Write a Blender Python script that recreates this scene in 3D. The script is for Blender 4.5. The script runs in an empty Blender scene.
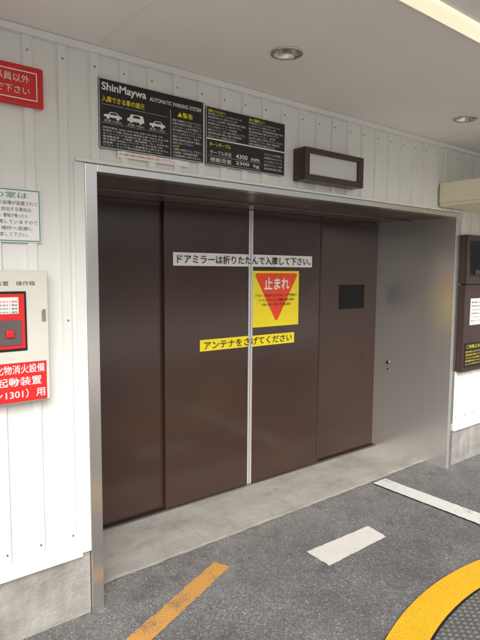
import bpy, bmesh, math, random
from mathutils import Matrix, Vector
random.seed(4)
S=bpy.context.scene
C=bpy.context.collection
rad=math.radians
# ------------------------------------------------------------ materials
def mat(name,col,rough=.5,metal=0,var=.08,scale=6,bump=0,bscale=60,stretch=(1,1,1),grime=0,spec=.5,rvar=0.0,emit=0):
    m=bpy.data.materials.new(name); m.use_nodes=True; nt=m.node_tree; N=nt.nodes; L=nt.links
    b=N['Principled BSDF']; b.inputs['Roughness'].default_value=rough; b.inputs['Metallic'].default_value=metal
    b.inputs['Specular IOR Level'].default_value=spec
    tc=N.new('ShaderNodeNewGeometry'); mp=N.new('ShaderNodeMapping'); mp.inputs['Scale'].default_value=stretch
    L.new(tc.outputs['Position'],mp.inputs[0])
    n=N.new('ShaderNodeTexNoise'); n.inputs['Scale'].default_value=scale; n.inputs['Detail'].default_value=6; n.inputs['Roughness'].default_value=.6
    L.new(mp.outputs[0],n.inputs[0])
    r=N.new('ShaderNodeValToRGB'); r.color_ramp.elements[0].position=.3; r.color_ramp.elements[1].position=.7
    r.color_ramp.elements[0].color=tuple(c*(1-var) for c in col)+(1,); r.color_ramp.elements[1].color=tuple(min(1,c*(1+var)) for c in col)+(1,)
    L.new(n.outputs[0],r.inputs[0]); out=r.outputs[0]
    if grime:
        sx=N.new('ShaderNodeSeparateXYZ'); L.new(tc.outputs['Position'],sx.inputs[0])
        mr=N.new('ShaderNodeMapRange'); mr.inputs[1].default_value=.1; mr.inputs[2].default_value=1.1; mr.inputs[3].default_value=grime; mr.inputs[4].default_value=grime*.12
        L.new(sx.outputs[2],mr.inputs[0])
        mp2=N.new('ShaderNodeMapping'); mp2.inputs['Scale'].default_value=(14,14,1.6); L.new(tc.outputs['Position'],mp2.inputs[0])
        n2=N.new('ShaderNodeTexNoise'); n2.inputs['Scale'].default_value=1; n2.inputs['Detail'].default_value=8; L.new(mp2.outputs[0],n2.inputs[0])
        r2=N.new('ShaderNodeMapRange'); r2.inputs[1].default_value=.35; r2.inputs[2].default_value=.75; L.new(n2.outputs[0],r2.inputs[0])
        mu=N.new('ShaderNodeMath'); mu.operation='MULTIPLY'; L.new(mr.outputs[0],mu.inputs[0]); L.new(r2.outputs[0],mu.inputs[1])
        mx=N.new('ShaderNodeMixRGB'); mx.inputs[2].default_value=(.16,.14,.11,1); L.new(mu.outputs[0],mx.inputs[0]); L.new(out,mx.inputs[1]); out=mx.outputs[0]
    L.new(out,b.inputs['Base Color'])
    if rvar:
        rr=N.new('ShaderNodeMapRange'); rr.inputs[3].default_value=rough-rvar; rr.inputs[4].default_value=rough+rvar
        L.new(n.outputs[0],rr.inputs[0]); L.new(rr.outputs[0],b.inputs['Roughness'])
    if bump:
        n3=N.new('ShaderNodeTexNoise'); n3.inputs['Scale'].default_value=bscale; n3.inputs['Detail'].default_value=4; L.new(mp.outputs[0],n3.inputs[0])
        bp=N.new('ShaderNodeBump'); bp.inputs['Strength'].default_value=bump; bp.inputs['Distance'].default_value=.01; L.new(n3.outputs[0],bp.inputs['Height']); L.new(bp.outputs[0],b.inputs['Normal'])
    if emit:
        L.new(out,b.inputs['Emission Color']); b.inputs['Emission Strength'].default_value=emit
    return m
def asphalt(name,base=.10):
    m=bpy.data.materials.new(name); m.use_nodes=True; nt=m.node_tree; N=nt.nodes; L=nt.links; b=N['Principled BSDF']; b.inputs['Roughness'].default_value=.9
    g=N.new('ShaderNodeNewGeometry')
    v=N.new('ShaderNodeTexVoronoi'); v.inputs['Scale'].default_value=170; L.new(g.outputs['Position'],v.inputs[0])
    sx=N.new('ShaderNodeSeparateColor'); L.new(v.outputs['Color'],sx.inputs[0])
    r=N.new('ShaderNodeValToRGB'); e=r.color_ramp.elements
    e[0].position=0; e[0].color=(base*.62,base*.62,base*.63,1); e[1].position=1; e[1].color=(base*2.2,base*2.15,base*2.05,1)
    k=r.color_ramp.elements.new(.6); k.color=(base*.98,base*.98,base*.99,1)
    k=r.color_ramp.elements.new(.90); k.color=(base*1.3,base*1.28,base*1.25,1)
    L.new(sx.outputs[0],r.inputs[0])
    n=N.new('ShaderNodeTexNoise'); n.inputs['Scale'].default_value=2.2; n.inputs['Detail'].default_value=8; n.inputs['Roughness'].default_value=.65; L.new(g.outputs['Position'],n.inputs[0])
    mr=N.new('ShaderNodeMapRange'); mr.inputs[1].default_value=.3; mr.inputs[2].default_value=.7; mr.inputs[3].default_value=.70; mr.inputs[4].default_value=1.32; L.new(n.outputs[0],mr.inputs[0])
    mu=N.new('ShaderNodeVectorMath'); mu.operation='SCALE'; L.new(r.outputs[0],mu.inputs[0]); L.new(mr.outputs[0],mu.inputs['Scale'])
    sp=N.new('ShaderNodeSeparateXYZ'); L.new(g.outputs['Position'],sp.inputs[0])
    dr=N.new('ShaderNodeMapRange'); dr.inputs[1].default_value=1.9; dr.inputs[2].default_value=2.5; dr.inputs[3].default_value=0; dr.inputs[4].default_value=.6; L.new(sp.outputs[1],dr.inputs[0])
    n4=N.new('ShaderNodeTexNoise'); n4.inputs['Scale'].default_value=9; n4.inputs['Detail'].default_value=8; n4.inputs['Roughness'].default_value=.7; L.new(g.outputs['Position'],n4.inputs[0])
    d2=N.new('ShaderNodeMapRange'); d2.inputs[1].default_value=.35; d2.inputs[2].default_value=.7; L.new(n4.outputs[0],d2.inputs[0])
    mm=N.new('ShaderNodeMath'); mm.operation='MULTIPLY'; L.new(dr.outputs[0],mm.inputs[0]); L.new(d2.outputs[0],mm.inputs[1])
    mx=N.new('ShaderNodeMixRGB'); mx.inputs[2].default_value=(.27,.255,.225,1); L.new(mm.outputs[0],mx.inputs[0]); L.new(mu.outputs[0],mx.inputs[1])
    n5=N.new('ShaderNodeTexNoise'); n5.inputs['Scale'].default_value=5.5; n5.inputs['Detail'].default_value=3; L.new(g.outputs['Position'],n5.inputs[0])
    d3=N.new('ShaderNodeMapRange'); d3.inputs[1].default_value=.60; d3.inputs[2].default_value=.72; d3.inputs[4].default_value=.45; L.new(n5.outputs[0],d3.inputs[0])
    m3=N.new('ShaderNodeMixRGB'); m3.inputs[2].default_value=(.055,.053,.05,1); L.new(d3.outputs[0],m3.inputs[0]); L.new(mx.outputs[0],m3.inputs[1])
    L.new(m3.outputs[0],b.inputs['Base Color'])
    bp=N.new('ShaderNodeBump'); bp.inputs['Strength'].default_value=.45; bp.inputs['Distance'].default_value=.005; L.new(v.outputs['Distance'],bp.inputs['Height']); bp.invert=True; L.new(bp.outputs[0],b.inputs['Normal'])
    return m
def concrete_floor(name):
    m=bpy.data.materials.new(name); m.use_nodes=True; nt=m.node_tree; N=nt.nodes; L=nt.links; b=N['Principled BSDF']; b.inputs['Roughness'].default_value=.8
    g=N.new('ShaderNodeNewGeometry')
    def noise(sc,de,ro,st=(1,1,1)):
        mp=N.new('ShaderNodeMapping'); mp.inputs['Scale'].default_value=st; L.new(g.outputs['Position'],mp.inputs[0])
        n=N.new('ShaderNodeTexNoise'); n.inputs['Scale'].default_value=sc; n.inputs['Detail'].default_value=de; n.inputs['Roughness'].default_value=ro; L.new(mp.outputs[0],n.inputs[0]); return n
    a=noise(3,9,.68,(1,1.6,1)); r=N.new('ShaderNodeValToRGB'); e=r.color_ramp.elements
    e[0].position=.3; e[0].color=(.235,.222,.198,1); e[1].position=.72; e[1].color=(.40,.385,.35,1); k=e.new(.5); k.color=(.335,.32,.29,1); L.new(a.outputs[0],r.inputs[0])
    f=noise(160,3,.6); fr=N.new('ShaderNodeMapRange'); fr.inputs[1].default_value=.3; fr.inputs[2].default_value=.7; fr.inputs[3].default_value=.82; fr.inputs[4].default_value=1.16; L.new(f.outputs[0],fr.inputs[0])
    sc=N.new('ShaderNodeVectorMath'); sc.operation='SCALE'; L.new(r.outputs[0],sc.inputs[0]); L.new(fr.outputs[0],sc.inputs['Scale'])
    st=noise(7,5,.6,(2.4,1,1)); sr=N.new('ShaderNodeMapRange'); sr.inputs[1].default_value=.58; sr.inputs[2].default_value=.75; sr.inputs[4].default_value=.4; L.new(st.outputs[0],sr.inputs[0])
    mx=N.new('ShaderNodeMixRGB'); mx.inputs[2].default_value=(.13,.12,.10,1); L.new(sr.outputs[0],mx.inputs[0]); L.new(sc.outputs[0],mx.inputs[1]); L.new(mx.outputs[0],b.inputs['Base Color'])
    bp=N.new('ShaderNodeBump'); bp.inputs['Strength'].default_value=.35; bp.inputs['Distance'].default_value=.004; L.new(f.outputs[0],bp.inputs['Height']); L.new(bp.outputs[0],b.inputs['Normal'])
    return m
def paint(name,col,wear=.5,under=(.14,.14,.135)):
    m=bpy.data.materials.new(name); m.use_nodes=True; nt=m.node_tree; N=nt.nodes; L=nt.links; b=N['Principled BSDF']; b.inputs['Roughness'].default_value=.7
    g=N.new('ShaderNodeNewGeometry')
    n=N.new('ShaderNodeTexNoise'); n.inputs['Scale'].default_value=90; n.inputs['Detail'].default_value=8; n.inputs['Roughness'].default_value=.75; L.new(g.outputs['Position'],n.inputs[0])
    n2=N.new('ShaderNodeTexNoise'); n2.inputs['Scale'].default_value=6; n2.inputs['Detail'].default_value=5; L.new(g.outputs['Position'],n2.inputs[0])
    ad=N.new('ShaderNodeMath'); ad.operation='ADD'; L.new(n.outputs[0],ad.inputs[0]); L.new(n2.outputs[0],ad.inputs[1])
    r=N.new('ShaderNodeMapRange'); r.inputs[1].default_value=1.28-wear*.28; r.inputs[2].default_value=1.38-wear*.12; L.new(ad.outputs[0],r.inputs[0])
    mx=N.new('ShaderNodeMixRGB'); mx.inputs[1].default_value=col+(1,); mx.inputs[2].default_value=under+(1,); L.new(r.outputs[0],mx.inputs[0])
    m2=N.new('ShaderNodeMixRGB'); m2.blend_type='MULTIPLY'; m2.inputs[0].default_value=.3; L.new(mx.outputs[0],m2.inputs[1]); L.new(n2.outputs[0],m2.inputs[2])
    v=N.new('ShaderNodeTexVoronoi'); v.inputs['Scale'].default_value=170; L.new(g.outputs['Position'],v.inputs[0])
    pr=N.new('ShaderNodeMapRange'); pr.inputs[1].default_value=.45; pr.inputs[2].default_value=.75; pr.inputs[4].default_value=.35; L.new(v.outputs['Distance'],pr.inputs[0])
    m4=N.new('ShaderNodeMixRGB'); m4.inputs[2].default_value=tuple(c*.45 for c in col)+(1,); L.new(pr.outputs[0],m4.inputs[0]); L.new(m2.outputs[0],m4.inputs[1])
    L.new(m4.outputs[0],b.inputs['Base Color'])
    bp=N.new('ShaderNodeBump'); bp.inputs['Strength'].default_value=.4; bp.inputs['Distance'].default_value=.005; bp.invert=True; L.new(v.outputs['Distance'],bp.inputs['Height']); L.new(bp.outputs[0],b.inputs['Normal'])
    return m
def plate(name):
    m=bpy.data.materials.new(name); m.use_nodes=True; nt=m.node_tree; N=nt.nodes; L=nt.links; b=N['Principled BSDF']
    b.inputs['Roughness'].default_value=.6; b.inputs['Metallic'].default_value=.2
    g=N.new('ShaderNodeNewGeometry'); mp=N.new('ShaderNodeMapping'); mp.inputs['Rotation'].default_value=(0,0,rad(45)); mp.inputs['Scale'].default_value=(34,34,34); L.new(g.outputs['Position'],mp.inputs[0])
    ck=N.new('ShaderNodeTexVoronoi'); ck.voronoi_dimensions='2D'; ck.inputs['Scale'].default_value=1; ck.inputs['Randomness'].default_value=0; L.new(mp.outputs[0],ck.inputs[0])
    r=N.new('ShaderNodeMapRange'); r.inputs[1].default_value=.24; r.inputs[2].default_value=.38; r.inputs[3].default_value=1; r.inputs[4].default_value=0; L.new(ck.outputs['Distance'],r.inputs[0])
    n=N.new('ShaderNodeTexNoise'); n.inputs['Scale'].default_value=8; n.inputs['Detail'].default_value=6; L.new(g.outputs['Position'],n.inputs[0])
    mx=N.new('ShaderNodeMixRGB'); mx.inputs[1].default_value=(.15,.145,.14,1); mx.inputs[2].default_value=(.27,.265,.25,1); L.new(r.outputs[0],mx.inputs[0])
    m2=N.new('ShaderNodeMixRGB'); m2.blend_type='MULTIPLY'; m2.inputs[0].default_value=.5; L.new(mx.outputs[0],m2.inputs[1]); L.new(n.outputs[0],m2.inputs[2]); L.new(m2.outputs[0],b.inputs['Base Color'])
    bp=N.new('ShaderNodeBump'); bp.inputs['Strength'].default_value=.8; bp.inputs['Distance'].default_value=.004; L.new(r.outputs[0],bp.inputs['Height']); L.new(bp.outputs[0],b.inputs['Normal'])
    return m
M_side=mat('painted_siding',(.79,.80,.77),.40,0,.025,3,0.06,8,grime=.38)
M_trim=mat('painted_trim',(.79,.80,.78),.4,0,.03,3,grime=.28)
M_ceil=mat('ceiling_board',(.87,.86,.84),.7,0,.02,1.5,.05,30)
M_cream=mat('glowing_cream_beam',(.90,.84,.62),.5,0,.03,2,emit=.75)  # cream beam colour with an added glow that brightens the ceiling
M_tray=mat('cream_tray',(.86,.79,.54),.5,0,.03,2)
M_white=mat('white_fascia',(.87,.86,.84),.5,0,.02,2)
M_hood=mat('cream_hood',(.86,.81,.64),.45,0,.03,3)
M_conc=mat('concrete_plinth',(.31,.30,.28),.9,0,.3,7,.5,50,grime=.5)
M_thr=concrete_floor('threshold_concrete')
M_asph=asphalt('asphalt',.13)
M_far=mat('concrete_paving',(.54,.53,.51),.85,0,.12,.6,.2,40)
M_brown=mat('brown_door_paint',(.045,.022,.0155),.19,0,.05,2,.03,1.6,rvar=.04,spec=.8)
M_brown2=mat('brown_panel_paint',(.052,.029,.022),.34,0,.08,6)
M_soff=mat('soffit_steel',(.15,.11,.095),.30,.4,.06,3,.03,4)
M_ss=mat('brushed_stainless',(.74,.73,.71),.24,.95,.02,2,stretch=(40,40,.8),rvar=.03)
M_ssj=mat('brushed_stainless_return',(.72,.71,.69),.25,.72,.025,2,stretch=(30,30,.7),rvar=.035)
M_ssd=mat('dull_stainless',(.42,.40,.37),.45,1,.06,3,.05,6,stretch=(1.5,60,60),rvar=.05)
M_alu=mat('aluminium_edge',(.80,.79,.77),.32,.65,.03,5)
M_chrome=mat('polished_metal',(.6,.58,.55),.2,1,.03,5)
M_black=mat('black_print',(.012,.012,.012),.3,0,.1,10)
M_dark=mat('dark_gap',(.006,.005,.005),.7,0,.1,10)
M_glass=mat('dark_glass',(.02,.02,.022),.08,0,.1,3)
M_wt=mat('white_print',(.82,.82,.80),.45,0,.02,8)
M_y=mat('yellow_print',(.88,.72,.02),.42,0,.03,5)
M_r=mat('red_print',(.66,.02,.02),.4,0,.05,5)
M_ro=mat('orange_red_print',(.82,.07,.02),.4,0,.05,5)
M_green=mat('green_print',(.03,.25,.17),.5,0,.05,5)
M_beige=mat('cabinet_paint',(.66,.66,.59),.4,0,.03,4)
M_lamp=mat('frosted_panel',(.62,.62,.60),.25,0,.05,4)
M_wp=paint('white_road_paint',(.76,.75,.71),.6)
M_wp2=paint('worn_white_paint',(.74,.71,.67),.45)
M_yp=paint('yellow_ring_paint',(.88,.48,.010),.1)
M_op=paint('orange_road_paint',(.66,.33,.08),.85)
M_plate=plate('checker_plate')
M_nb=mat('neighbour_render',(.68,.66,.62),.8,0,.08,1)
# ------------------------------------------------------------ helpers
def root(name,loc=(0,0,0)):
    o=bpy.data.objects.new(name,None); o.empty_display_size=.1; C.objects.link(o); o.location=loc; return o
def adopt(o,p):
    if p is not None:
        o.parent=p; o.matrix_parent_inverse=Matrix.Translation(p.location).inverted()
def mesh(name,vs,fs,m,p=None,smooth=False):
    me=bpy.data.meshes.new(name); me.from_pydata(vs,[],fs); me.update(); o=bpy.data.objects.new(name,me); C.objects.link(o)
    if m: me.materials.append(m)
    if smooth:
        for f in me.polygons: f.use_smooth=True
    adopt(o,p); return o
def box(name,x0,x1,y0,y1,z0,z1,m,p=None,bev=0,seg=2):
    bm=bmesh.new(); bmesh.ops.create_cube(bm,size=1)
    for v in bm.verts: v.co=Vector((x0+(v.co.x+.5)*(x1-x0),y0+(v.co.y+.5)*(y1-y0),z0+(v.co.z+.5)*(z1-z0)))
    if bev: bmesh.ops.bevel(bm,geom=bm.edges[:],offset=bev,segments=seg,affect='EDGES',profile=.5)
    me=bpy.data.meshes.new(name); bm.to_mesh(me); bm.free(); o=bpy.data.objects.new(name,me); C.objects.link(o); me.materials.append(m); adopt(o,p); return o
def sheet(name,pts,z,m,p=None):
    return mesh(name,[(x,y,z) for x,y in pts],[list(range(len(pts)))],m,p)
def front(name,pts,y,m,p=None):
    return mesh(name,[(x,y,z) for x,z in pts],[list(range(len(pts)))],m,p)
def rect(name,x0,x1,z0,z1,y,m,p=None): return front(name,[(x0,z0),(x1,z0),(x1,z1),(x0,z1)],y,m,p)
def text(name,body,x0,x1,z0,z1,y,m,p,fit=True,bold=0):
    t=bpy.data.curves.new(name,'FONT'); t.body=body; t.size=.1; t.materials.append(m); t.offset=bold; t.resolution_u=3
    o=bpy.data.objects.new(name,t); C.objects.link(o); bpy.context.view_layer.update()
    bb=o.bound_box; ax,bx=min(v[0] for v in bb),max(v[0] for v in bb); ay,by=min(v[1] for v in bb),max(v[1] for v in bb)
    sy=(z1-z0)/(by-ay); sx=(x1-x0)/(bx-ax)
    if not fit: sx=min(sx,sy)
    o.rotation_euler=(math.pi/2,0,0); o.scale=(sx,sy,1); o.location=(x0-ax*sx,y,z0-ay*sy); 
    bpy.context.view_layer.update(); adopt(o,p); return o
def ring(name,r0,r1,z,cx,cy,m,p=None,n=128):
    vs=[];fs=[]
    for i in range(n):
        a=2*math.pi*i/n; vs+=[(cx+r0*math.cos(a),cy+r0*math.sin(a),z),(cx+r1*math.cos(a),cy+r1*math.sin(a),z)]
    for i in range(n):
        j=(i+1)%n; fs.append([2*i,2*i+1,2*j+1,2*j])
    return mesh(name,vs,fs,m,p)
# ------------------------------------------------------------ survey dimensions
W=2.2855; D=2.985; XL=.947; XR=3.997; ZT=2.060; ZS=2.028; ZC=2.555
# ------------------------------------------------------------ ground
g=sheet('ground',[(-200,-200),(200,-200),(200,200),(-200,200)],0,M_far)
sheet('asphalt_pavement',[(-9,-2.8),(14,-2.8),(14,2.49),(-9,2.49)],.004,M_asph)
edge=[(XL+(3.985-XL)*i/90, 2.458+.02*(i/90)**3+random.uniform(-.005,.005)) for i in range(91)]
vs=[];fs=[]
for x,yv in edge: vs+=[(x,yv,.0085),(x,yv+.02,.012),(x,D+.1,.012)]
for i in range(90):
    a=3*i; fs+=[[a,a+3,a+4,a+1],[a+1,a+4,a+5,a+2]]
mesh('concrete_threshold',vs,fs,M_thr)
vs=[];fs=[]
for i in range(420):
    if i%3: x=random.uniform(.95,3.98); yv=2.45-abs(random.gauss(0,.07))
    else: x=random.uniform(-1,.94); yv=W-.01-abs(random.gauss(0,.05))
    r=random.uniform(.0012,.0042); b=len(vs); a0=random.uniform(0,3)
    for k in range(4): vs.append((x+r*math.cos(a0+k*1.57)*random.uniform(.7,1.2),yv+r*math.sin(a0+k*1.57)*random.uniform(.7,1.2),.0042))
    vs.append((x,yv,.0042+r*random.uniform(.7,1.2)))
    for k in range(4): fs.append([b+k,b+(k+1)%4,b+4])
mesh('loose_grit',vs,fs,M_conc)
tt=root('turntable',(2.5,-.58,0))
ring('yellow_ring',1.84,2.0,.012,2.5,-.58,M_yp,tt)
ring('steel_disc',.001,1.828,.010,2.5,-.58,M_plate,tt)
ring('rim_gap',1.828,1.84,.009,2.5,-.58,M_dark,tt)
def worn_quad(name,p0,p1,p2,p3,z,m,n=40,j=.003):
    pts=[]
    for a,b in ((p0,p1),(p1,p2),(p2,p3),(p3,p0)):
        l=math.hypot(b[0]-a[0],b[1]-a[1]); k=max(3,int(l/.02))
        for i in range(k):
            t=i/k; pts.append((a[0]+(b[0]-a[0])*t+random.uniform(-j,j),a[1]+(b[1]-a[1])*t+random.uniform(-j,j)))
    return sheet(name,pts,z,m)
worn_quad('white_road_line',(3.215,-.4),(3.365,-.4),(3.372,2.43),(3.225,2.43),.0165,M_wp)
worn_quad('white_road_dash',(2.118,1.868),(2.632,1.875),(2.655,2.030),(2.126,2.046),.0085,M_wp2)
worn_quad('orange_road_line',(1.648,2.284),(-.219,1.521),(-.181,1.429),(1.686,2.192),.0085,M_op,j=.004)
# ------------------------------------------------------------ building
B=root('parking_building',(2.5,W,0))
def siding(name,x0,x1,z0,z1,first):
    pitch=.14; w=.034; s=.007; h=.013; prof=[(x0,0)]
    k=math.ceil((x0-first)/pitch+.2); x=first+k*pitch
    while x+w+s<x1:
        if x-s>x0: prof+=[(x-s,0),(x,-h),(x+w,-h),(x+w+s,0)]
        x+=pitch
    prof.append((x1,0)); vs=[];fs=[]
    for px,py in prof: vs+=[(px,W+py,z0),(px,W+py,z1)]
    for i in range(len(prof)-1): fs.append([2*i,2*i+2,2*i+3,2*i+1])
    return mesh(name,vs,fs,M_side,B)
F0=.70
siding('siding_left',-8,.905,.352,ZC,F0)
siding('siding_over_door',.905,4.03,ZT+.002,ZC,F0)
siding('siding_right',4.03,14,.352,ZC,F0)
box('corner_trim',.900,XL-.001,W-.012,W+.02,.31,ZT+.001,M_trim,B,.003)
box('base_trim_left',-8,.899,W-.026,W+.015,.302,.358,M_trim,B,.003)
box('base_trim_right',4.045,14,W-.026,W+.015,.302,.358,M_trim,B,.003)
box('head_trim',-8,14,W-.030,W+.01,ZC-.030,ZC-.001,M_trim,B,.003)
box('drip_trim_over_door',.905,4.03,W-.022,W+.01,ZT+.003,ZT+.018,M_trim,B,.003)
box('plinth_left',-8,XL-.002,W+.004,W+.3,-.05,.301,M_conc,B,.004)
box('plinth_right',4.047,14,W+.004,W+.3,-.05,.301,M_conc,B,.004)
box('wall_core_left',-8,XL-.003,W+.022,8,.303,2.66,M_trim,B)
box('wall_core_right',4.035,14,W+.022,8,.303,2.66,M_trim,B)
box('wall_core_over_door',XL-.002,4.034,W+.022,8,ZS+.03,2.659,M_trim,B)
box('upper_storeys',-8,14,W+.001,8,2.70,9,M_trim,B)
vs=[];fs=[]
def screw(x,z):
    b=len(vs); n=8
    for i in range(n):
        a=2*math.pi*i/n; vs.append((x+.0042*math.cos(a),W-.0165,z+.0042*math.sin(a)))
    for i in range(n):
        a=2*math.pi*i/n; vs.append((x+.0055*math.cos(a),W-.0125,z+.0055*math.sin(a)))
    fs.append(list(range(b,b+n)))
    for i in range(n): fs.append([b+i,b+n+i,b+n+(i+1)%n,b+(i+1)%n])
for k in range(-12,60):
    x=F0+k*.14+.017+random.uniform(-.002,.002)
    screw(x,2.47)
    if x<.88 or x>4.07: screw(x,.41+random.uniform(-.003,.003)); screw(x,1.38)
mesh('siding_screws',vs,fs,M_ssd,B)
# canopy
cl=box('canopy_ceiling',-8,14,1.203,W-.0005,ZC,ZC+.05,M_ceil,B)
DL=[(1.686,1.80),(3.245,1.83)]
for (x,y) in DL:
    bpy.ops.mesh.primitive_cylinder_add(radius=.060,depth=.3,location=(x,y,ZC),vertices=48); cu=bpy.context.object
    md=cl.modifiers.new('h','BOOLEAN'); md.object=cu; md.operation='DIFFERENCE'; md.solver='EXACT'
    bpy.context.view_layer.objects.active=cl; bpy.ops.object.modifier_apply(modifier=md.name); bpy.data.objects.remove(cu)
for i,x in enumerate([-4.2,-1.6,1.0,3.6,6.2]):
    box('ceiling_joint_%d'%i,x,x+.004,1.21,W-.035,ZC-.0015,ZC+.01,M_trim,B)
box('canopy_joint_strip',-8,14,1.190,1.2025,ZC-.012,ZC+.05,M_white,B,.002)
box('canopy_fascia',-8,14,.80,1.1175,ZC-.008,ZC+.32,M_white,B,.004)
box('canopy_roof',-8,14,1.12,W,ZC+.21,ZC+.30,M_white,B)
CB=root('glowing_canopy_beam',(2.5,1.15,ZC))  # cream canopy beam, made to glow to lift the ceiling around it
box('added_glow_beam',-6,12,1.1185,1.1890,ZC-.022,ZC+.03,M_cream,CB,.006,3)
box('backing',-6,12,1.1190,1.1885,ZC+.0305,ZC+.2,M_white,CB)
M_lens=mat('lamp_lens',(.75,.72,.6),.2)
for i,(x,y) in enumerate(DL):
    R=root('recessed_ceiling_light' if i==0 else 'recessed_ceiling_light.001',(x,y,ZC))
    prof=[(.072,-.001),(.072,-.005),(.068,-.007),(.058,-.006),(.055,0),(.045,.06),(.040,.09)]
    n=48; v=[];f=[]
    for r,z in prof:
        for j in range(n):
            a=2*math.pi*j/n; v.append((x+r*math.cos(a),y+r*math.sin(a),ZC+z))
    for k in range(len(prof)-1):
        for j in range(n): f.append([k*n+j,k*n+(j+1)%n,(k+1)*n+(j+1)%n,(k+1)*n+j])
    mesh('reflector_ring',v,f,M_chrome,R,True)
    ring('lamp_glass',.0005,.05,ZC+.045,x,y,M_lens,R,48)
# ------------------------------------------------------------ door frame
G=root('parking_garage_door',(2.47,D,0))
box('frame_jamb_left',XL,1.002,W-.012,D+.06,.0,ZT,M_ss,G,.002)
box('frame_jamb_right',3.967,4.005,W-.012,D+.06,.0,ZT,M_ssj,G,.002)
box('frame_return_right',4.0055,4.044,W-.010,W+.02,.0,ZT,M_ss,G,.002)
box('frame_head',1.0025,3.9665,W-.012,W+.05,ZS,ZT,M_ss,G,.002)
box('head_soffit',1.0025,3.9665,W+.0505,D+.06,ZS+.003,ZT,M_soff,G)
box('soffit_rail',1.0025,3.9665,W+.40,W+.415,ZS-.012,ZS+.0025,M_soff,G,.002)
box('leaf_inner_left',1.758,2.4665,D,D+.028,.022,ZS+.002,M_brown,G,.002)
box('leaf_inner_right',2.4705,3.208,D,D+.028,.022,ZS+.002,M_brown,G,.002)
box('leaf_outer_left',1.003,1.80,D+.032,D+.058,.022,ZS+.002,M_brown,G,.002)
box('leaf_outer_right',3.17,3.966,D+.032,D+.058,.022,ZS+.002,M_brown,G,.002)
box('meeting_edge_left',2.449,2.4665,D-.006,D-.0005,.022,ZS,M_alu,G,.002)
box('meeting_edge_right',2.4705,2.488,D-.006,D-.0005,.022,ZS,M_alu,G,.002)
box('edge_strip_right',3.193,3.209,D-.004,D-.0005,.022,ZS,M_brown2,G,.0015)
box('interior_back',1.003,3.966,D+.07,D+.10,.0,ZT,M_dark,G)
box('floor_track',1.003,3.966,D-.022,D+.065,.0125,.020,M_ssd,G,.001)
box('track_slot',1.003,3.966,D+.002,D+.064,.0203,.0215,M_dark,G)
WN=root('vent_grille',(3.63,D,1.38)); y=D+.032
box('grille_back',3.465,3.794,y-.003,y-.0005,1.28,1.487,M_dark,WN)
for i in range(1,22):
    x=3.465+i*.329/22; box('bar_v_%d'%i,x-.0012,x+.0012,y-.006,y-.0032,1.281,1.486,M_black,WN)
for i in range(1,15):
    z=1.28+i*.207/15; box('bar_h_%d'%i,3.466,3.793,y-.0085,y-.0062,z-.0012,z+.0012,M_black,WN)
K=root('key_switch',(3.966,2.90,.80))
def disc_x(name,x,y,z,r,d,m,p):
    n=24; v=[(x,y+r*math.cos(2*math.pi*i/n),z+r*math.sin(2*math.pi*i/n)) for i in range(n)]+[(x-d,y+r*.9*math.cos(2*math.pi*i/n),z+r*.9*math.sin(2*math.pi*i/n)) for i in range(n)]
    f=[list(range(n,2*n))]+[[i,(i+1)%n,n+(i+1)%n,n+i] for i in range(n)]
    return mesh(name,v,f,m,p)
disc_x('escutcheon',3.9665,2.87,.80,.018,.006,M_chrome,K); disc_x('keyhole',3.960,2.87,.80,.008,.002,M_dark,K)
disc_x('cap',3.9665,2.87,.74,.008,.004,M_dark,K)
# ------------------------------------------------------------ door stickers
s=root('fold_mirrors_notice',(2.46,D,1.67))
rect('strip_left',1.822,2.4485,1.630,1.716,D-.0012,M_wt,s); rect('strip_right',2.4885,3.097,1.630,1.716,D-.0012,M_wt,s)
text('lettering','ドアミラーは折りたたんで入庫して下さい。',1.85,3.075,1.644,1.703,D-.0068,M_black,s,bold=.0012)
s=root('lower_antenna_notice',(2.47,D,1.09))
rect('strip_left',2.030,2.4485,1.052,1.130,D-.0012,M_y,s); rect('strip_right',2.4885,2.914,1.048,1.128,D-.0012,M_y,s)
text('lettering','アンテナをさげてください',2.06,2.885,1.062,1.118,D-.0068,M_black,s,bold=.0008)
s=root('stop_sign_sticker',(2.72,D,1.4))
box('yellow_plate',2.492,2.955,D-.0015,D-.0003,1.187,1.600,M_y,s)
def rtri(cx,zt,zb,hw,r,n=8):
    A=[Vector((cx,zb)),Vector((cx+hw,zt)),Vector((cx-hw,zt))]; pts=[]
    for i in range(3):
        p0,p,p1=A[i-1],A[i],A[(i+1)%3]; a=(p0-p).normalized(); b=(p1-p).normalized()
        P=p+a*r; Q=p+b*r
        for k in range(n+1):
            t=k/n; pts.append(tuple(P*(1-t)**2+p*2*t*(1-t)+Q*t*t))
    return pts
front('red_triangle',rtri(2.7235,1.583,1.215,.222,.035),D-.0030,M_ro,s)
text('stop_word','止まれ',2.600,2.852,1.462,1.552,D-.0042,M_wt,s,bold=.002)
for i,(a,b,t) in enumerate([(2.515,2.93,'ドアロープの途中に入りますと、ドアが閉まり'),(2.545,2.905,'パーキングパレットと接触し事故の恐れ'),(2.575,2.87,'があります。中に入らず停止線で')]):
    text('small_line_%d'%i,t,a,b,1.408-i*.034,1.430-i*.034,D-.0046,M_black,s,bold=.001)
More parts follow.
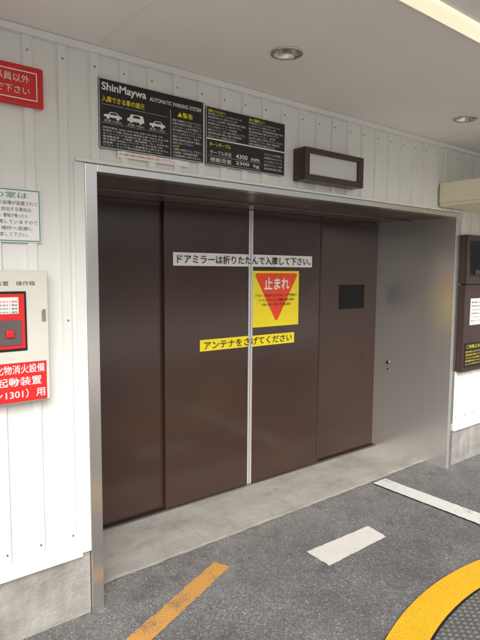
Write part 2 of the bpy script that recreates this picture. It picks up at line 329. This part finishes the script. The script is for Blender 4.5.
# ------------------------------------------------------------ information boards
def car(name,x,z,w,p,y,m=None,kind=0):
    h=w*.36 if kind==0 else w*.46
    pr=[(0,.25),(.0,.5),(.06,.58),(.22,.62),(.36,1),(.72,1),(.86,.62),(.98,.58),(1,.25)] if kind==0 else [(0,.2),(.0,.5),(.12,.58),(.22,1),(.92,1),(.99,.6),(1,.2)]
    front(name+'_body',[(x+a*w,z+b*h) for a,b in pr][::-1],y,m or M_wt,p)
    front(name+'_glass',[(x+a*w,z+b*h) for a,b in ([(.30,.62),(.78,.62),(.70,.9),(.39,.9)])],y-.0004,M_black,p)
    for c in (.22,.78): front(name+'_wheel_%d'%int(c*100),[(x+c*w+.09*w*math.cos(t*math.pi/6),z+.2*h+.09*w*math.sin(t*math.pi/6)) for t in range(12)],y-.0004,m or M_wt,p)
YB=W-.017
s=root('parking_system_board',(1.29,W,2.28))
box('panel',1.012,1.567,YB,YB+.0045,2.134,2.432,M_black,s,.001)
y=YB-.001
for n,(a,b,c,d) in enumerate([(1.014,1.565,2.428,2.4305),(1.014,1.565,2.1355,2.138),(1.014,1.0165,2.1385,2.4275),(1.5625,1.565,2.1385,2.4275)]): rect('border_%d'%n,a,b,c,d,y,M_wt,s)
text('logo','ShinMaywa',1.027,1.245,2.371,2.415,y,M_wt,s,bold=.0022)
text('heading','AUTOMATIC PARKING SYSTEM',1.262,1.548,2.378,2.396,y,M_wt,s,bold=.0012)
text('title','入庫できる車の諸元',1.027,1.235,2.332,2.358,y,M_y,s,bold=.001)
for i in range(3):
    x=1.030+i*.112
    rect('cell_%d'%i,x-.004,x+.100,2.2435,2.2445,y,M_wt,s); rect('cellt_%d'%i,x-.004,x+.100,2.321,2.322,y,M_wt,s)
    car('car_%d'%i,x+.006,2.262,.085,s,y,None,i%2)
    text('dim_%d'%i,['全長 5.05m','全幅 1.85m','全高 1.55m'][i],x+.006,x+.09,2.249,2.259,y,M_wt,s)
for i in range(7):
    z=2.228-i*.0125
    text('row_%d'%i,['車両総重量 1600kg 全長 4700 全幅 1700 全高 1550','外側タイヤ幅 1650mm 最低地上高 120mm 以上の車','オーバーハング 前 880mm 後 1200mm ホイール','普通乗用車・小型車・軽自動車（ルーフ付不可）','最大積載 2000kg ドアミラーを含む全幅 1900','改造車・エアロパーツ装着車は入庫できません','アンテナ・キャリア等の突起物は取り外して下さい'][i],1.030,1.362 if i%2 else 1.33,z-.009,z,y,M_wt,s)
rect('divider',1.374,1.3755,2.142,2.36,y,M_wt,s)
text('warning_title','▲警告',1.412,1.50,2.333,2.358,y,M_y,s,bold=.0015)
ln=['無断で装置内に入らないで下さい。','同乗者は車室内で降車して下さい。','人がいないことを必ず確認して','扉の開閉中は出入りしないこと。','エンジンを切りサイドブレーキを','確実に引いて下さい。子供や','装置の異常時は係員まで連絡し','指示に従って下さい。','▲注意','入庫前に荷物を下ろして下さい。','火気厳禁・駐車装置内禁煙','寸法超過車は入庫できません。']
for i,t in enumerate(ln):
    z=2.321-i*.0150; text('warn_%d'%i,t,1.386,1.386+.165*min(1,len(t)/14),z-.0105,z,y,M_y if i==8 else M_wt,s)
s=root('turntable_board',(1.85,W,2.27))
box('panel_upper',1.578,2.12,YB,YB+.0045,2.2635,2.420,M_black,s,.001)
box('panel_lower',1.578,2.12,YB,YB+.0045,2.131,2.2615,M_black,s,.001)
for n,(a,b,c,d) in enumerate([(1.580,2.118,2.416,2.4185),(1.580,2.118,2.259,2.2655),(1.580,2.118,2.1325,2.135),(1.580,1.5825,2.1355,2.4155),(2.1155,2.118,2.1355,2.4155)]): rect('border_%d'%n,a,b,c,d,y,M_wt,s)
for c,(x0,x1) in enumerate([(1.592,1.835),(1.855,2.105)]):
    for i in range(9):
        z=2.404-i*.0155
        if i==0: text('col_%d_title'%c,['運転される方へ','お願い'][c],x0,x0+.11,z-.013,z+.002,y,M_y,s,bold=.001)
        else: text('col_%d_%d'%(c,i),(ln+ln)[i+c*3-1]+(ln+ln)[i+3],x0,x1-(i%3)*.03,z-.0105,z,y,M_wt,s)
text('title','ターンテーブル',1.60,1.735,2.226,2.247,y,M_y,s,bold=.0015)
for i,(a,b) in enumerate([('テーブル外径','4300  mm'),('積載荷重','2300  kg')]):
    z=2.208-i*.036
    text('label_%d'%i,a,1.605,1.74,z-.022,z,y,M_wt,s); text('value_%d'%i,b,1.77,1.93,z-.022,z,y,M_wt,s,bold=.001)
    rect('rule_%d'%i,1.595,1.945,z-.0285,z-.0275,y,M_wt,s)
for i in range(5): text('note_%d'%i,ln[i+2],1.965,2.10,2.240-i*.019-.011,2.240-i*.019,y,M_wt,s)
s=root('notice_label',(1.29,W,2.12))
box('plate',1.10,1.48,W-.0165,W-.0135,2.104,2.131,M_wt,s,.0008)
text('line','※入庫の際は係員の指示に従って下さい。',1.108,1.40,2.112,2.124,W-.0175,M_r,s)
# ------------------------------------------------------------ light box over door
s=root('indicator_light_box',(2.45,W,2.2)); f=W-.10
for nm,(a,b,c,d) in {'rim_top':(2.20,2.712,2.268,2.298),'rim_bottom':(2.20,2.712,2.115,2.150),'rim_left':(2.20,2.238,2.1505,2.2675),'rim_right':(2.664,2.712,2.1505,2.2675)}.items(): box(nm,a,b,f,W-.002,c,d,M_brown2,s,.003)
box('lens',2.2385,2.6635,f+.014,W-.003,2.1505,2.2675,M_lamp,s,.002)
# ------------------------------------------------------------ left-hand signs
s=root('red_framed_sign',(.6,W,2.32)); y0=W-.03
box('frame',.372,.772,y0,y0+.017,2.245,2.402,M_r,s,.006,3)
box('face',.390,.755,y0-.003,y0-.0005,2.262,2.385,M_r,s,.001)
for n,(a,b,c,d) in enumerate([(.400,.745,2.374,2.378),(.400,.745,2.268,2.272),(.400,.404,2.2725,2.3735),(.741,.745,2.2725,2.3735)]): rect('white_rule_%d'%n,a,b,c,d,y0-.0042,M_wt,s)
for i,t in enumerate(['この装置に係員以外','立入らないで下さい']): text('line_%d'%i,t,.42,.715,2.332-i*.045,2.362-i*.045,y0-.0045,M_wt,s)
s=root('gas_warning_sign',(.6,W,1.81))
box('plate',.452,.752,W-.0175,W-.0135,1.708,1.922,M_wt,s,.001)
for n,(a,b,c,d) in enumerate([(.456,.748,1.914,1.918),(.456,.748,1.712,1.716),(.456,.460,1.7165,1.9135),(.744,.748,1.7165,1.9135)]): rect('border_%d'%n,a,b,c,d,W-.0182,M_green,s)
text('title','この室は',.53,.70,1.884,1.907,W-.0182,M_green,s,bold=.0005)
for i,t in enumerate(['ハロゲン化物消火設備が設置されて','います。消火剤を放出する場合は、','入室しないで下さい。警報が鳴ったら','消火ガスが充満していますので','直ちに安全な場所へ退避し','換気してから入室して下さい。']):
    z=1.872-i*.025; text('line_%d'%i,t,.468,.738-(i%3)*.02,z-.016,z,W-.0182,M_black,s)
s=root('fire_suppression_control_box',(.58,W,1.33)); y1=W-.08
box('body',.400,.757,y1+.012,W-.003,1.060,1.595,M_beige,s,.006,3)
box('door',.404,.752,y1,y1+.0115,1.065,1.590,M_beige,s,.005,3)
box('window_frame',.470,.663,y1-.004,y1-.0005,1.276,1.513,M_black,s,.003)
box('window_red',.478,.655,y1-.0055,y1-.0043,1.286,1.503,M_r,s,.0005)
box('dark_bezel',.500,.640,y1-.009,y1-.006,1.30,1.40,mat('grey_panel',(.12,.10,.10),.3),s,.002)
box('paper_label',.500,.632,y1-.0075,y1-.006,1.425,1.49,M_wt,s,.0005)
for i in range(4): text('paper_line_%d'%i,'起動ボタンを押すと警報',.505,.628,1.477-i*.014-.008,1.477-i*.014,y1-.0082,M_r if i==0 else M_black,s)
for i in range(2): box('button_%d'%i,.520+i*.06,.552+i*.06,y1-.018,y1-.0095,1.33,1.362,M_r,s,.006,3)
text('caption','手動起動装置　操作箱',.45,.70,1.535,1.553,y1-.0008,M_black,s)
box('latch',.722,.738,y1-.008,y1-.0005,1.39,1.44,M_chrome,s,.003)
box('red_label',.405,.737,y1-.003,y1-.0004,1.069,1.228,M_r,s,.0006)
for i,(t,a) in enumerate([('ハロゲン化物消火設備',.410),('手動起動装置',.455),('（ハロン1301）用',.428)]):
    text('label_line_%d'%i,t,a,.728 if i!=1 else .715,1.184-i*.050,1.220-i*.050,y1-.0042,M_wt,s,bold=.0007)
# ------------------------------------------------------------ right-hand control panel and hood
s=root('operation_panel',(4.35,W,1.35)); y2=W-.07
box('housing_upper',4.050,4.62,y2,W-.002,1.505,1.895,M_brown2,s,.005,3)
box('housing_lower',4.050,4.62,y2+.006,W-.002,.795,1.500,M_brown2,s,.005,3)
front('screen_glass',[(4.10,1.56),(4.58,1.56),(4.58,1.85),(4.075,1.85)],y2-.0008,M_glass,s)
box('screen_bezel',4.16,4.54,y2-.012,y2-.001,1.58,1.62,M_brown2,s,.003)
box('paper_label',4.135,4.40,y2+.003,y2+.0055,1.175,1.39,M_wt,s,.0005)
for i in range(6): text('paper_line_%d'%i,ln[i],4.15,4.385,1.365-i*.03-.014,1.365-i*.03,y2+.002,M_black,s)
box('rule_plate',4.075,4.60,y2+.003,y2+.0055,.830,1.030,M_black,s,.0005)
text('rule_title','ご利用上の注意',4.10,4.40,.985,1.015,y2+.002,M_y,s)
for i in range(5): text('rule_line_%d'%i,ln[i]+ln[i+4],4.09,4.58,.965-i*.025-.015,.965-i*.025,y2+.002,M_y,s)
box('door_gap',4.056,4.614,y2+.004,y2+.008,1.5003,1.5047,M_dark,s)
s=root('wall_hood',(4.2,W,2.17))
box('casing',3.703,4.95,1.55,W-.014,2.115,2.262,M_hood,s,.006,3)
box('underside_tray',3.712,4.94,1.56,W-.016,2.090,2.1148,M_tray,s,.003)
# ------------------------------------------------------------ opposite building (seen only as reflection / from the side)
NB=root('neighbour_building',(2,-14,0))
box('walls',-18,22,-20,-15,0,3.6,M_nb,NB)
for i in range(9):
    x=-16+i*4.2; box('window_%d'%i,x,x+2.2,-14.99,-14.95,1.2,2.6,M_glass,NB,.01)
# ------------------------------------------------------------ light
w=bpy.data.worlds.new("World"); S.world=w; w.use_nodes=True; nt=w.node_tree
sk=nt.nodes.new('ShaderNodeTexSky'); sk.sky_type='NISHITA'; sk.sun_disc=False
AZ=rad(205); EL=rad(38)
sk.sun_elevation=EL; sk.sun_rotation=AZ; sk.dust_density=6; sk.air_density=1
hs=nt.nodes.new('ShaderNodeHueSaturation'); hs.inputs['Saturation'].default_value=.5
nt.links.new(sk.outputs[0],hs.inputs['Color']); nt.links.new(hs.outputs[0],nt.nodes['Background'].inputs[0]); nt.nodes['Background'].inputs[1].default_value=.15
su=bpy.data.lights.new('sun','SUN'); su.energy=3.5; su.angle=rad(42); su.color=(1,.98,.96); so=bpy.data.objects.new('sun',su); C.objects.link(so)
d=Vector((math.sin(AZ)*math.cos(EL),math.cos(AZ)*math.cos(EL),math.sin(EL)))
so.rotation_euler=d.to_track_quat('Z','Y').to_euler()
# ------------------------------------------------------------ camera
psi,th,ro=.6722,.0916,.0070
cam=bpy.data.cameras.new('camera'); co=bpy.data.objects.new('camera',cam); C.objects.link(co); S.camera=co
cam.sensor_fit='VERTICAL'; cam.sensor_height=36; cam.lens=30.19; cam.clip_start=.05; cam.clip_end=1500
s_,c_=math.sin(psi),math.cos(psi); fw=Vector((s_*math.cos(th),c_*math.cos(th),-math.sin(th))); rt=Vector((c_,-s_,0)); up=rt.cross(fw)
r2=rt*math.cos(ro)+up*math.sin(ro); u2=up*math.cos(ro)-rt*math.sin(ro)
Mx=Matrix((r2,u2,-fw)).transposed().to_4x4(); Mx.translation=Vector((0,0,1.6)); co.matrix_world=Mx
S.view_settings.view_transform='Standard'; S.view_settings.look='None'; S.view_settings.exposure=0
